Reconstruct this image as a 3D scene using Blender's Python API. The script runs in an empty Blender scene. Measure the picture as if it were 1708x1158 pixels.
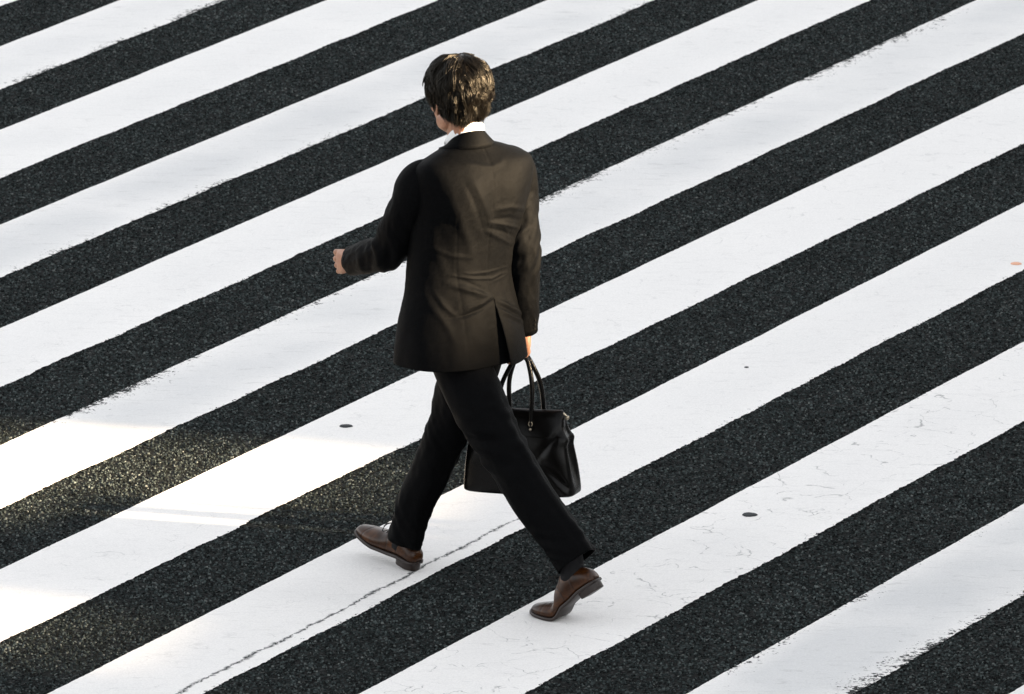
import bpy, bmesh, math, random
import numpy as np
from mathutils import Vector, Matrix, noise as mnoise

random.seed(7)
rng = np.random.default_rng(7)
scene = bpy.context.scene
COL = scene.collection
R = math.radians
V3 = lambda *a: np.array(a, float)

# ------------------------------------------------------------------ helpers
def unit(v):
    v = np.asarray(v, float)
    return v / (np.linalg.norm(v) + 1e-12)

def spline(keys, m):
    """smooth Hermite resample of key rows, spaced by chord length of the first three columns"""
    K = np.asarray(keys, float)
    t = np.concatenate([[0], np.cumsum(np.maximum(np.linalg.norm(np.diff(K[:, :3], axis=0), axis=1), 1e-5))])
    T = np.zeros_like(K)
    for i in range(len(K)):
        a, b = max(i - 1, 0), min(i + 1, len(K) - 1)
        T[i] = (K[b] - K[a]) / (t[b] - t[a])
    s = np.linspace(0, t[-1], m)
    out = np.zeros((m, K.shape[1]))
    for j, q in enumerate(s):
        i = min(max(np.searchsorted(t, q, side='right') - 1, 0), len(K) - 2)
        h = t[i + 1] - t[i]
        u = (q - t[i]) / h
        out[j] = ((2*u**3 - 3*u**2 + 1) * K[i] + (u**3 - 2*u**2 + u) * h * T[i]
                  + (-2*u**3 + 3*u**2) * K[i + 1] + (u**3 - u**2) * h * T[i + 1])
    return out

class MB:
    """collects grids into one mesh"""
    def __init__(s):
        s.v = []; s.f = []; s.m = []; s.n = 0; s.uv = []
    def raw(s, verts, faces, mat=0):
        s.v += [tuple(map(float, p)) for p in verts]
        for f in faces:
            s.f.append(tuple(i + s.n for i in f)); s.m.append(mat)
        s.n += len(verts)
    def grid(s, G, wrap=True, cap0=False, cap1=False, mat=0):
        r, c = G.shape[:2]
        faces = []
        for i in range(r - 1):
            for j in range(c if wrap else c - 1):
                k = (j + 1) % c
                faces.append((i*c + j, i*c + k, (i+1)*c + k, (i+1)*c + j))
        verts = list(G.reshape(-1, 3))
        if cap0:
            verts.append(G[0].mean(0)); q = len(verts) - 1
            faces += [(q, (j+1) % c, j) for j in range(c)]
        if cap1:
            verts.append(G[-1].mean(0)); q = len(verts) - 1
            faces += [(q, (r-1)*c + j, (r-1)*c + (j+1) % c) for j in range(c)]
        s.raw(verts, faces, mat)
    def mesh(s, name):
        me = bpy.data.meshes.new(name)
        me.from_pydata(s.v, [], s.f)
        me.polygons.foreach_set('material_index', s.m)
        me.update()
        return me
    def build(s, name, mats, parent=None, smooth=True, fix=True, merge=0):
        me = s.mesh(name)
        bm = bmesh.new(); bm.from_mesh(me)
        if merge: bmesh.ops.remove_doubles(bm, verts=bm.verts, dist=merge)
        if fix: bmesh.ops.recalc_face_normals(bm, faces=bm.faces)
        bm.to_mesh(me); bm.free()
        return link(name, me, mats, parent, smooth)

def link(name, me, mats, parent=None, smooth=True):
    o = bpy.data.objects.new(name, me); COL.objects.link(o)
    for m in (mats if isinstance(mats, (list, tuple)) else [mats]): me.materials.append(m)
    if smooth: me.polygons.foreach_set('use_smooth', [True] * len(me.polygons))
    if parent: o.parent = parent
    return o

def tag(o, label=None, cat=None, group=None, kind=None):
    if label: o['label'] = label
    if cat: o['category'] = cat
    if group: o['group'] = group
    if kind: o['kind'] = kind
    return o

def empty(name, loc=(0, 0, 0)):
    o = bpy.data.objects.new(name, None); COL.objects.link(o); o.location = loc
    o.empty_display_size = .1
    return o

def sgnpow(x, p):
    return np.sign(x) * np.abs(x) ** p

def frames(P, ref):
    """tangent, side and normal along a path (parallel transport of ref)"""
    T = np.gradient(P, axis=0); T /= np.linalg.norm(T, axis=1)[:, None] + 1e-12
    A = []; r = np.asarray(ref, float)
    for t in T:
        r = unit(r - t * np.dot(r, t)); A.append(r.copy())
    A = np.array(A)
    return T, A, np.cross(T, A)

def tube(keys, ref=(0, 0, 1), n=16, m=20, exp=2.0):
    """keys rows: x y z ra rb (ra along ref side); returns grid (m, n, 3)"""
    S = spline(keys, m)
    T, A, B = frames(S[:, :3], ref)
    th = np.linspace(0, 2*np.pi, n, endpoint=False)
    c, s_ = sgnpow(np.cos(th), 2/exp), sgnpow(np.sin(th), 2/exp)
    return (S[:, None, :3] + A[:, None] * (S[:, 3, None] * c)[..., None] + B[:, None] * (S[:, 4, None] * s_)[..., None])

def finger(keys, ref, n=12, m=16):
    """a tube with a rounded end"""
    K = [list(k) for k in keys]
    a, b = np.array(K[-2][:3]), np.array(K[-1][:3])
    d = unit(b - a); r = K[-1][3]; e = K[-1][4]
    G = tube(K, ref, n, m)
    c0 = G[-1].mean(0); last = G[-1] - c0
    extra = [c0 + last * q + d * r * w for q, w in ((.86, .5), (.6, .8), (.25, .97))]
    return np.concatenate([G, np.array(extra)])

def ellipsoid(c, rad, rot=None, n=28, m=18):
    ph = np.linspace(.02, np.pi - .02, m); th = np.linspace(0, 2*np.pi, n, endpoint=False)
    G = np.stack([np.sin(ph)[:, None]*np.cos(th), np.sin(ph)[:, None]*np.sin(th), np.cos(ph)[:, None]*np.ones(n)], -1)
    G = G * np.asarray(rad)
    if rot is not None: G = G @ np.asarray(rot).T
    return G + np.asarray(c)

def fbm(p, oct=3, gain=.5):
    a, s_, q = 1.0, 0.0, Vector(p)
    for _ in range(oct):
        s_ += a * mnoise.noise(q); q = q * 2.03; a *= gain
    return s_

def grid_normals(G, wrap=True):
    du = np.gradient(G, axis=0)
    dv = (np.roll(G, -1, 1) - np.roll(G, 1, 1)) if wrap else np.gradient(G, axis=1)
    N = np.cross(dv, du); N /= np.linalg.norm(N, axis=2)[..., None] + 1e-9
    out = G - G.mean(axis=1, keepdims=True)
    flip = np.sign((N * out).sum()); 
    return N * (flip if flip else 1)

def remesh(mb, voxel, smooth_it=4, name='tmp', factor=.5):
    me = mb.mesh(name)
    bm = bmesh.new(); bm.from_mesh(me); bmesh.ops.recalc_face_normals(bm, faces=bm.faces); bm.to_mesh(me); bm.free()
    o = bpy.data.objects.new(name, me); COL.objects.link(o)
    md = o.modifiers.new('r', 'REMESH'); md.mode = 'VOXEL'; md.voxel_size = voxel; md.adaptivity = 0
    if smooth_it:
        sm = o.modifiers.new('s', 'SMOOTH'); sm.factor = factor; sm.iterations = smooth_it
    dg = bpy.context.evaluated_depsgraph_get(); dg.update()
    out = bpy.data.meshes.new_from_object(o.evaluated_get(dg))
    bpy.data.objects.remove(o); bpy.data.meshes.remove(me)
    out.materials.clear()
    return out

# ------------------------------------------------------------------ materials
class NT:
    def __init__(s, name):
        s.mat = bpy.data.materials.new(name); s.mat.use_nodes = True
        s.t = s.mat.node_tree; s.b = s.t.nodes['Principled BSDF']; s.out = s.t.nodes['Material Output']
    def n(s, kind, **kw):
        x = s.t.nodes.new('ShaderNode' + kind)
        for k, v in kw.items(): setattr(x, k, v)
        return x
    def l(s, a, b): s.t.links.new(a, b)
    def set(s, **kw):
        for k, v in kw.items(): s.b.inputs[k.replace('_', ' ')].default_value = v
        return s
    def noise(s, vec, scale, detail=3, rough=.55, dist=0):
        x = s.n('TexNoise'); x.inputs['Scale'].default_value = scale; x.inputs['Detail'].default_value = detail
        x.inputs['Roughness'].default_value = rough; x.inputs['Distortion'].default_value = dist
        if vec is not None: s.l(vec, x.inputs['Vector'])
        return x.outputs['Fac']
    def voro(s, vec, scale, feature='F1', out='Distance', rand=1.0):
        x = s.n('TexVoronoi', feature=feature); x.inputs['Scale'].default_value = scale
        x.inputs['Randomness'].default_value = rand
        if vec is not None: s.l(vec, x.inputs['Vector'])
        return x.outputs[out]
    def ramp(s, fac, stops, interp='LINEAR'):
        x = s.n('ValToRGB'); x.color_ramp.interpolation = interp
        e = x.color_ramp.elements
        while len(e) < len(stops): e.new(.5)
        for i, (p, c) in enumerate(stops):
            e[i].position = p; e[i].color = (*c, 1) if not isinstance(c, (int, float)) else (c, c, c, 1)
        s.l(fac, x.inputs['Fac']); return x.outputs['Color']
    def math(s, op, a, b=None, clamp=False):
        x = s.n('Math', operation=op); x.use_clamp = clamp
        for i, q in enumerate((a, b)):
            if q is None: continue
            if isinstance(q, (int, float)): x.inputs[i].default_value = q
            else: s.l(q, x.inputs[i])
        return x.outputs[0]
    def mix(s, fac, a, b, mode='MIX'):
        x = s.n('Mix', data_type='RGBA', blend_type=mode)
        for sock, q in ((x.inputs[0], fac), (x.inputs[6], a), (x.inputs[7], b)):
            if isinstance(q, (int, float)): sock.default_value = q
            elif isinstance(q, tuple): sock.default_value = (*q, 1)
            else: s.l(q, sock)
        return x.outputs[2]
    def bump(s, h, strength=.3, dist=.002):
        x = s.n('Bump'); x.inputs['Strength'].default_value = strength; x.inputs['Distance'].default_value = dist
        s.l(h, x.inputs['Height']); s.l(x.outputs[0], s.b.inputs['Normal']); return x.outputs[0]
    def obj(s): return s.n('TexCoord').outputs['Object']
    def oattr(s, name):
        return s.n('Attribute', attribute_type='OBJECT', attribute_name=name).outputs['Fac']
    def scaled(s, vec, sc):
        x = s.n('Mapping'); x.inputs['Scale'].default_value = sc; s.l(vec, x.inputs['Vector']); return x.outputs[0]

def asphalt_nodes(t, o):
    """returns colour, height of coarse asphalt; o = object coordinates in metres"""
    cell = t.voro(o, 105, out='Color')
    sep = t.n('SeparateColor'); t.l(cell, sep.inputs[0])
    stone = t.ramp(sep.outputs[0], [(0, (.003, .0035, .0035)), (.4, (.0065, .008, .008)), (.75, (.014, .0175, .017)), (.93, (.034, .040, .039)), (1, (.10, .105, .10))])
    dist = t.voro(o, 105)
    gap = t.ramp(dist, [(0, 1.0), (.55, .85), (.95, .25)])
    fine = t.ramp(t.noise(o, 260, 3, .7), [(.3, .55), (.7, 1.45)])
    big = t.ramp(t.noise(o, .8, 4, .6), [(.3, .82), (.7, 1.18)])
    mid = t.ramp(t.noise(o, 14, 3, .6), [(.3, .75), (.7, 1.3)])
    c = t.mix(1.0, stone, gap, 'MULTIPLY'); c = t.mix(1.0, c, fine, 'MULTIPLY')
    c = t.mix(1.0, c, big, 'MULTIPLY'); c = t.mix(1.0, c, mid, 'MULTIPLY')
    h = t.math('ADD', t.math('MULTIPLY', t.math('SUBTRACT', 1.0, dist), .8), t.math('MULTIPLY', sep.outputs[1], .9))
    return c, h

def mat_asphalt():
    t = NT('asphalt'); o = t.obj()
    c, h = asphalt_nodes(t, o)
    tone = t.n('Attribute', attribute_name='tone').outputs['Fac']
    st = t.ramp(tone, [(0, (.0034, .0042, .0042)), (.25, (.0088, .0118, .0119)), (.55, (.0222, .0292, .0294)), (.80, (.0455, .058, .058)), (.95, (.080, .096, .095)), (1, (.13, .14, .135))])
    big = t.ramp(t.noise(o, 1.3, 4, .6), [(.3, .78), (.7, 1.22)])
    st = t.mix(1.0, st, big, 'MULTIPLY')
    c = t.mix(t.math('GREATER_THAN', tone, .0005), t.mix(1.0, c, (.75, .75, .75), 'MULTIPLY'), st)
    t.l(c, t.b.inputs['Base Color']); t.set(Roughness=.85)
    t.b.inputs['Specular IOR Level'].default_value = .09
    t.bump(h, .9, .006)
    return t.mat

def mat_paint():
    t = NT('road_paint'); o = t.obj()
    uvn = t.n('UVMap'); uvn.uv_map = 'UVMap'
    sep = t.n('SeparateXYZ'); t.l(uvn.outputs[0], sep.inputs[0])
    u, v = sep.outputs[0], sep.outputs[1]
    asp, h = asphalt_nodes(t, o)
    # worn flecks that thicken towards either edge of the stripe, patchy along it
    patch = t.ramp(t.noise(o, 1.4, 3, .6), [(.34, 0.0), (.58, 1.0)])
    fl = t.math('ADD', t.math('MULTIPLY', t.noise(o, 85, 3, .65, .3), .55), t.math('MULTIPLY', t.noise(o, 26, 4, .7, .6), .45))
    et = t.math('POWER', t.math('SUBTRACT', 1.0, v, True), 4.5)
    eb = t.math('POWER', v, 4.5)
    w = t.math('ADD', t.math('MULTIPLY', et, t.oattr('wear_near_top')), t.math('MULTIPLY', eb, t.oattr('wear_near_bottom')))
    w = t.math('MULTIPLY', w, t.math('ADD', t.math('MULTIPLY', patch, .9), .12))
    th = t.math('SUBTRACT', .70, t.math('MULTIPLY', w, .165))
    fleck = t.math('MULTIPLY', t.math('SUBTRACT', fl, th), 28.0, True)
    # hair cracks
    warp = t.n('VectorMath', operation='MULTIPLY_ADD')
    nz = t.n('TexNoise'); nz.inputs['Scale'].default_value = 5; nz.inputs['Detail'].default_value = 4; t.l(o, nz.inputs['Vector'])
    t.l(nz.outputs['Color'], warp.inputs[0]); warp.inputs[1].default_value = (.35, .35, 0); t.l(o, warp.inputs[2])
    vd = t.voro(warp.outputs[0], 5.5, 'DISTANCE_TO_EDGE')
    line = t.math('SUBTRACT', 1.0, t.math('MULTIPLY', vd, 75.0), True)
    gate = t.ramp(t.noise(o, 9, 3, .7), [(.47, 0.0), (.57, 1.0)])
    crack = t.math('MULTIPLY', t.math('MULTIPLY', line, gate), t.oattr('fine_cracks'))
    # one long crack beside the lower edge
    wob = t.noise(o, 5, 5, .72)
    dv = t.math('ABSOLUTE', t.math('SUBTRACT', v, t.math('ADD', .835, t.math('MULTIPLY', t.math('SUBTRACT', wob, .5), .16))))
    wd = t.math('ADD', .004, t.math('MULTIPLY', t.ramp(t.noise(o, 16, 4, .7), [(.36, 0.0), (.72, 1.0)]), .042))
    lc = t.math('MULTIPLY', t.math('SUBTRACT', 1.15, t.math('DIVIDE', dv, wd), True), t.oattr('long_crack'))
    um = t.n('MapRange'); t.l(u, um.inputs[0])
    for i_, q_ in enumerate((.7, 1.3, 1.0, 0.0)): um.inputs[i_ + 1].default_value = q_
    lc = t.math('MULTIPLY', lc, um.outputs[0])
    lc = t.math('MULTIPLY', lc, t.math('MULTIPLY', t.math('SUBTRACT', t.noise(o, 120, 2, .6), .34), 9.0, True))
    grey = t.ramp(t.noise(t.scaled(o, (1, 1, 1)), 1.3, 3, .5, .2), [(.26, 0.25), (.6, 1.0)])
    worn = t.oattr('worn_grey')
    mid = t.math('POWER', t.math('SINE', t.math('MULTIPLY', v, 3.14159)), .55)
    white = t.mix(t.math('MULTIPLY', t.math('MULTIPLY', grey, worn), mid, True), (.82, .80, .78), (.63, .63, .63))
    scuff = t.ramp(t.noise(t.scaled(o, (9, 30, 1)), 1.0, 5, .7, .8), [(.55, 1.0), (.68, .86), (.8, .8)])
    white = t.mix(t.math('ADD', .35, worn), white, t.mix(1.0, white, scuff, 'MULTIPLY'))
    grain = t.ramp(t.noise(o, 170, 3, .7), [(.3, .9), (.7, 1.06)])
    white = t.mix(1.0, white, grain, 'MULTIPLY')
    specks = t.math('MULTIPLY', t.math('SUBTRACT', t.noise(o, 42, 4, .75), .735), 20.0, True)
    c = t.mix(t.math('MULTIPLY', specks, .6), white, (.25, .25, .25))
    c = t.mix(fleck, c, asp)
    c = t.mix(t.math('MULTIPLY', crack, .62), c, (.10, .105, .11))
    c = t.mix(lc, c, (.03, .034, .035))
    t.l(c, t.b.inputs['Base Color']); t.set(Roughness=.8)
    t.b.inputs['Specular IOR Level'].default_value = .25
    t.bump(t.math('ADD', t.math('MULTIPLY', h, .4), t.noise(o, 200, 2)), .25, .003)
    return t.mat

def mat_wool():
    t = NT('dark_wool'); o = t.obj()
    n1 = t.noise(o, 900, 2, .6); n2 = t.noise(o, 30, 3, .6)
    w = t.n('TexWave', wave_type='BANDS', bands_direction='DIAGONAL'); w.inputs['Scale'].default_value = 330; w.inputs['Distortion'].default_value = .6
    t.l(o, w.inputs['Vector'])
    h = t.math('ADD', t.math('ADD', t.math('MULTIPLY', w.outputs['Fac'], .5), n1), t.math('MULTIPLY', t.noise(o, 160, 3, .7), 1.6))
    c = t.mix(n1, (.0009, .00098, .00114), (.0023, .0025, .0029))
    c = t.mix(t.math('MULTIPLY', n2, .25), c, (.0023, .0025, .0029))
    c = t.mix(1.0, c, t.ramp(t.noise(o, 190, 3, .8), [(.3, .35), (.7, 1.65)]), 'MULTIPLY')
    t.l(c, t.b.inputs['Base Color']); t.set(Roughness=.6)
    t.b.inputs['Specular IOR Level'].default_value = .035
    t.b.inputs['Sheen Weight'].default_value = .0; t.b.inputs['Sheen Roughness'].default_value = .45
    t.b.inputs['Sheen Tint'].default_value = (.75, .68, .6, 1)
    t.bump(h, .3, .0011)
    return t.mat

def mat_simple(name, col, rough=.5, spec=.5, nscale=60, var=.25, bump=.1, bd=.001, **kw):
    t = NT(name); o = t.obj()
    n = t.noise(o, nscale, 4, .6)
    a = tuple(max(0, q * (1 - var)) for q in col); b = tuple(q * (1 + var) for q in col)
    t.l(t.mix(n, a, b), t.b.inputs['Base Color']); t.set(Roughness=rough)
    t.b.inputs['Specular IOR Level'].default_value = spec
    for k, v in kw.items(): t.b.inputs[k.replace('_', ' ')].default_value = v
    if bump: t.bump(t.noise(o, nscale * 3, 3), bump, bd)
    return t.mat

def mat_skin():
    t = NT('skin'); o = t.obj()
    n = t.noise(o, 45, 4, .6)
    t.l(t.ramp(n, [(.3, (.25, .115, .065)), (.55, (.33, .16, .095)), (.75, (.38, .185, .115))]), t.b.inputs['Base Color'])
    t.set(Roughness=.5); t.b.inputs['Subsurface Weight'].default_value = .12
    t.b.inputs['Subsurface Radius'].default_value = (.01, .004, .002)
    t.bump(t.noise(o, 420, 3), .15, .0008)
    return t.mat

def mat_leather():
    t = NT('brown_leather'); o = t.obj()
    n = t.noise(o, 22, 4, .65, .5)
    c = t.ramp(n, [(.25, (.008, .0028, .0010)), (.5, (.029, .0096, .0024)), (.72, (.072, .0255, .006))])
    sm = t.n('Attribute', attribute_name='seam').outputs['Fac']
    c = t.mix(t.math('MULTIPLY', sm, .8), c, (.006, .003, .002))
    t.l(c, t.b.inputs['Base Color']); t.set(Roughness=.30)
    t.b.inputs['Specular IOR Level'].default_value = .25
    t.bump(t.noise(o, 150, 4), .15, .0008)
    return t.mat

def mat_bag():
    t = NT('black_leather'); o = t.obj()
    n = t.noise(o, 14, 4, .6, .4)
    t.l(t.mix(n, (.0015, .0014, .0013), (.004, .0035, .003)), t.b.inputs['Base Color'])
    t.set(Roughness=.25); t.b.inputs['Specular IOR Level'].default_value = .16
    h = t.math('ADD', t.math('MULTIPLY', t.voro(o, 420), .25), t.noise(o, 30, 4))
    t.bump(h, .22, .003)
    return t.mat

def mat_hair():
    t = NT('dark_hair'); o = t.obj()
    g = t.n('NewGeometry')
    c = t.ramp(g.outputs['Random Per Island'], [(0, (.0006, .0005, .0004)), (.6, (.0014, .0010, .0007)), (.92, (.0036, .0024, .0015)), (1, (.008, .0053, .003))])
    t.l(c, t.b.inputs['Base Color']); t.set(Roughness=.33)
    t.b.inputs['Specular IOR Level'].default_value = .23
    t.b.inputs['Specular Tint'].default_value = (1, .92, .78, 1)
    return t.mat

M = dict(asphalt=mat_asphalt(), paint=mat_paint(), wool=mat_wool(), skin=mat_skin(), leather=mat_leather(),
         bag=mat_bag(), hair=mat_hair(),
         shirt=mat_simple('white_cotton', (.80, .80, .81), .8, .3, 300, .03, .1),
         sole=mat_simple('dark_sole', (.016, .010, .008), .45, .4, 80, .3),
         sock=mat_simple('black_knit', (.008, .008, .009), .9, .2, 400, .2),
         lace=mat_simple('black_lace', (.010, .009, .008), .7, .3, 500, .2),
         brass=mat_simple('brass', (.42, .36, .27), .3, .5, 60, .1, 0, Metallic=1.0),
         horn=mat_simple('horn_button', (.003, .003, .003), .7, .1, 80, .3),
         eyewhite=mat_simple('eye_white', (.75, .73, .70), .2, .5, 60, .04, 0),
         iris=mat_simple('dark_iris', (.02, .012, .008), .15, .5, 60, .2, 0),
         gum=mat_simple('old_gum', (.022, .025, .028), .8, .3, 90, .25),
         orange=mat_simple('orange_paint', (.74, .40, .27), .8, .3, 40, .25),
         concrete=mat_simple('concrete', (.32, .31, .30), .85, .3, 3, .15),
         glass=mat_simple('blocker_glass', (.03, .035, .04), .08, .5, 2, .2, 0),
         baffle=mat_simple('painted_steel', (.22, .23, .22), .5, .4, 8, .1))

# ------------------------------------------------------------------ camera
cam_d = bpy.data.cameras.new('camera'); cam = bpy.data.objects.new('camera', cam_d); COL.objects.link(cam)
cam.location = (0.1617, -24.3656, 6.8862); cam.rotation_euler = (R(90 - 14), 0, 0)
cam_d.sensor_width = 36; cam_d.lens = 273.82; cam_d.clip_start = .5; cam_d.clip_end = 3000
cam_d.dof.use_dof = True; cam_d.dof.focus_distance = 25.0; cam_d.dof.aperture_fstop = 16
scene.camera = cam

# ------------------------------------------------------------------ light
EL = R(16.0); HS = unit((.963, -.27, 0)); PU = unit((.27, .963, 0))
tosun = Vector((*(HS[:2] * math.cos(EL)), math.sin(EL)))
sun_d = bpy.data.lights.new('sun', 'SUN'); sun = bpy.data.objects.new('sun', sun_d); COL.objects.link(sun)
sun.rotation_euler = tosun.to_track_quat('Z', 'Y').to_euler(); sun.location = tosun * 50
sun_d.energy = 5.0; sun_d.angle = R(1.2); sun_d.color = (1.0, .755, .48)
world = bpy.data.worlds.new('World'); scene.world = world; world.use_nodes = True
wt = world.node_tree; bg = wt.nodes['Background']
sky = wt.nodes.new('ShaderNodeTexSky'); sky.sky_type = 'NISHITA'; sky.sun_disc = False
sky.sun_elevation = EL; sky.sun_rotation = math.atan2(HS[0], HS[1]); sky.altitude = 50; sky.dust_density = 2.0
hsv = wt.nodes.new('ShaderNodeHueSaturation'); hsv.inputs['Saturation'].default_value = .14
wt.links.new(sky.outputs[0], hsv.inputs['Color']); wt.links.new(hsv.outputs[0], bg.inputs[0])
bg.inputs[1].default_value = .05
scene.view_settings.view_transform = 'Standard'; scene.view_settings.look = 'None'
scene.view_settings.exposure = 3.33

# ------------------------------------------------------------------ ground
def sheet(name, x0, x1, y0, y1, z, mat):
    mb = MB(); mb.raw([(x0, y0, z), (x1, y0, z), (x1, y1, z), (x0, y1, z)], [(0, 1, 2, 3)])
    return mb.build(name, mat, smooth=False, fix=False)
PHI = R(63.469); D = V3(math.cos(PHI), math.sin(PHI), 0); N_ = V3(math.sin(PHI), -math.cos(PHI), 0)
EDGES = {-2: (-.02, -6.40), -1: (-.0114, -6.0321), 0: (-.0261, -5.5032), 1: (-.0270, -5.0701), 2: (-.0193, -4.7307), 3: (-.0140, -4.3218),
         4: (-.0088, -3.9341), 5: (-.0101, -3.4902), 6: (-.0081, -3.0996), 7: (-.0067, -2.6650), 8: (-.0047, -2.2578),
         9: (.0012, -1.8415), 10: (.0051, -1.4541), 11: (.0065, -1.0134), 12: (.0078, -.5932), 13: (.0116, -.1585),
         14: (.0158, .2775), 15: (.0212, .7350), 16: (.0222, 1.1843), 17: (.0244, 1.6427), 18: (.026, 2.07), 19: (.028, 2.53)}
def make_road():
    """one sheet out to the horizon; near the crossing its surface is built up from coarse stone chips"""
    n = 600000
    y = rng.uniform(-2.0, 12.2, n); x = .2 + rng.uniform(-1, 1, n) * (2.45 + .075 * np.maximum(y, 0))
    a = x * D[0] + y * D[1]; b = x * N_[0] + y * N_[1]
    keep = np.ones(n, bool)
    for k in range(-2, 20, 2):
        (m0, c0), (m1, c1) = EDGES[k], EDGES[k + 1]
        keep &= ~((b > m0 * a + c0 - .002) & (b < m1 * a + c1 - .0015))
    x, y = x[keep], y[keep]; n = len(x)
    r = rng.uniform(.0026, .0062, n) * (1 + .25 * (rng.random(n) > .9)); h = rng.uniform(.0012, .0052, n)
    rot = rng.uniform(0, 6.28, n)
    V = np.zeros((n, 8, 3))
    tx, ty = rng.normal(0, .22, n), rng.normal(0, .22, n)
    for i in range(4):
        an = rot + i * np.pi / 2 + rng.normal(0, .25, n); rr = r * rng.uniform(.75, 1.25, n)
        V[:, i, 0] = x + rr * np.cos(an); V[:, i, 1] = y + rr * np.sin(an); V[:, i, 2] = -.0008
        q = rng.uniform(.5, .82, n)
        dx, dy = rr * q * np.cos(an), rr * q * np.sin(an)
        V[:, 4 + i, 0] = x + dx; V[:, 4 + i, 1] = y + dy; V[:, 4 + i, 2] = np.maximum(h + dx * tx + dy * ty, .0004)
    base = np.array([(-600, -600, 0), (600, -600, 0), (600, 900, 0), (-600, 900, 0)], float)
    verts = np.concatenate([base, V.reshape(-1, 3)])
    q = np.array([(0, 1, 5, 4), (1, 2, 6, 5), (2, 3, 7, 6), (3, 0, 4, 7), (4, 5, 6, 7)])
    F = (np.arange(n)[:, None, None] * 8 + 4 + q[None]).reshape(-1, 4)
    F = np.concatenate([[[0, 1, 2, 3]], F])
    me = bpy.data.meshes.new('road')
    me.vertices.add(len(verts)); me.vertices.foreach_set('co', verts.ravel())
    me.loops.add(F.size); me.loops.foreach_set('vertex_index', F.ravel().astype(np.int32))
    me.polygons.add(len(F)); me.polygons.foreach_set('loop_start', np.arange(0, F.size, 4, dtype=np.int32))
    me.update(calc_edges=True)
    at = me.attributes.new('tone', 'FLOAT', 'POINT')
    tone = np.clip(rng.random(n) ** 1.15, .002, 1)
    at.data.foreach_set('value', np.concatenate([np.zeros(4), np.repeat(tone, 8)]))
    o = link('road', me, M['asphalt'], smooth=False)
    return tag(o, 'dark grey coarse asphalt road surface', kind='structure')
make_road()
LIFT = .004
def stripe(k, label, **att):
    a = np.arange(-3.4, 11.5, .008)
    tops, bots = [], []
    for q in a:
        tops.append(.0035 * fbm((q * 3, k * 7.1, 0), 2) + .0022 * fbm((q * 45, k * 3.3, 5), 2))
        bots.append(.009 * fbm((q * 2.2, k * 5.7, 9), 3, .6) + .0055 * fbm((q * 38, k * 2.9, 3), 3, .7))
    (m0, c0), (m1, c1) = EDGES[k], EDGES[k + 1]
    bt = m0 * a + c0 + np.array(tops); bb = m1 * a + c1 + np.array(bots)
    P0 = a[:, None] * D + bt[:, None] * N_; P1 = a[:, None] * D + bb[:, None] * N_
    G = np.stack([P0, P1], 1); G[..., 2] = LIFT
    mb = MB(); mb.grid(G, wrap=False)
    o = mb.build('crosswalk_stripe', M['paint'], smooth=False, fix=False)
    uv = o.data.uv_layers.new(name='UVMap')
    for lp in o.data.loops:
        i = lp.vertex_index; uv.data[lp.index].uv = (a[i // 2], float(i % 2))
    if o.data.polygons[0].normal.z < 0: o.data.flip_normals()
    tag(o, label, 'road marking', 'white crosswalk stripes')
    for q in ('wear_near_top', 'wear_near_bottom', 'fine_cracks', 'long_crack', 'worn_grey'): o[q] = float(att.get(q, 0))
    return o
stripe(-2, 'white stripe tip in the extreme top left corner of the crosswalk', wear_near_bottom=.6, worn_grey=.2)
stripe(0, 'short white stripe crossing the upper left corner, second from the top left', wear_near_bottom=1.5, worn_grey=.55)
stripe(2, 'clean white stripe running out at the top edge just left of the head', wear_near_bottom=.3, worn_grey=.35)
stripe(4, 'slightly greyed white stripe passing directly behind the man\'s hair', wear_near_top=.7, wear_near_bottom=1.2, worn_grey=.95)
stripe(6, 'white stripe passing behind the man\'s neck and white collar', wear_near_bottom=.4, worn_grey=.3, fine_cracks=.3)
stripe(8, 'greyed white stripe with scuffed upper edge behind the outstretched left forearm', wear_near_top=1.5, wear_near_bottom=.7, worn_grey=.9)
stripe(10, 'white stripe with a dark gum spot left of the jacket hem', wear_near_bottom=.2, worn_grey=.15, fine_cracks=.35)
stripe(12, 'white stripe with one long dark crack under the front shoe', long_crack=1, wear_near_bottom=.8, worn_grey=.25, fine_cracks=.25)
stripe(14, 'white stripe with fine hair cracks under the rear shoe', fine_cracks=1, worn_grey=.25, wear_near_bottom=.4)
stripe(16, 'grey worn stripe with flaking lower edge in the lower right corner', wear_near_top=1.1, wear_near_bottom=2.2, worn_grey=1.3)
stripe(18, 'sliver of white stripe at the very bottom right corner', wear_near_top=.5, worn_grey=.5)

def blob(name, x, y, r, mat, label, cat, group=None, h=.0025, ax=1.0):
    th = np.linspace(0, 2*np.pi, 28, endpoint=False)
    rr = np.array([r * (1 + .12 * fbm((math.cos(t) * 1.5, math.sin(t) * 1.5, x * 9), 2)) for t in th])
    rows = []
    for q, z in ((1, 0), (.93, h * .7), (.7, h), (.3, h * 1.1)):
        rows.append(np.stack([x + ax * rr * q * np.cos(th), y + rr * q * np.sin(th), np.full(28, LIFT + .0006 + z)], 1))
    mb = MB(); mb.grid(np.array(rows), cap1=True)
    return tag(mb.build(name, mat), label, cat, group)

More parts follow.
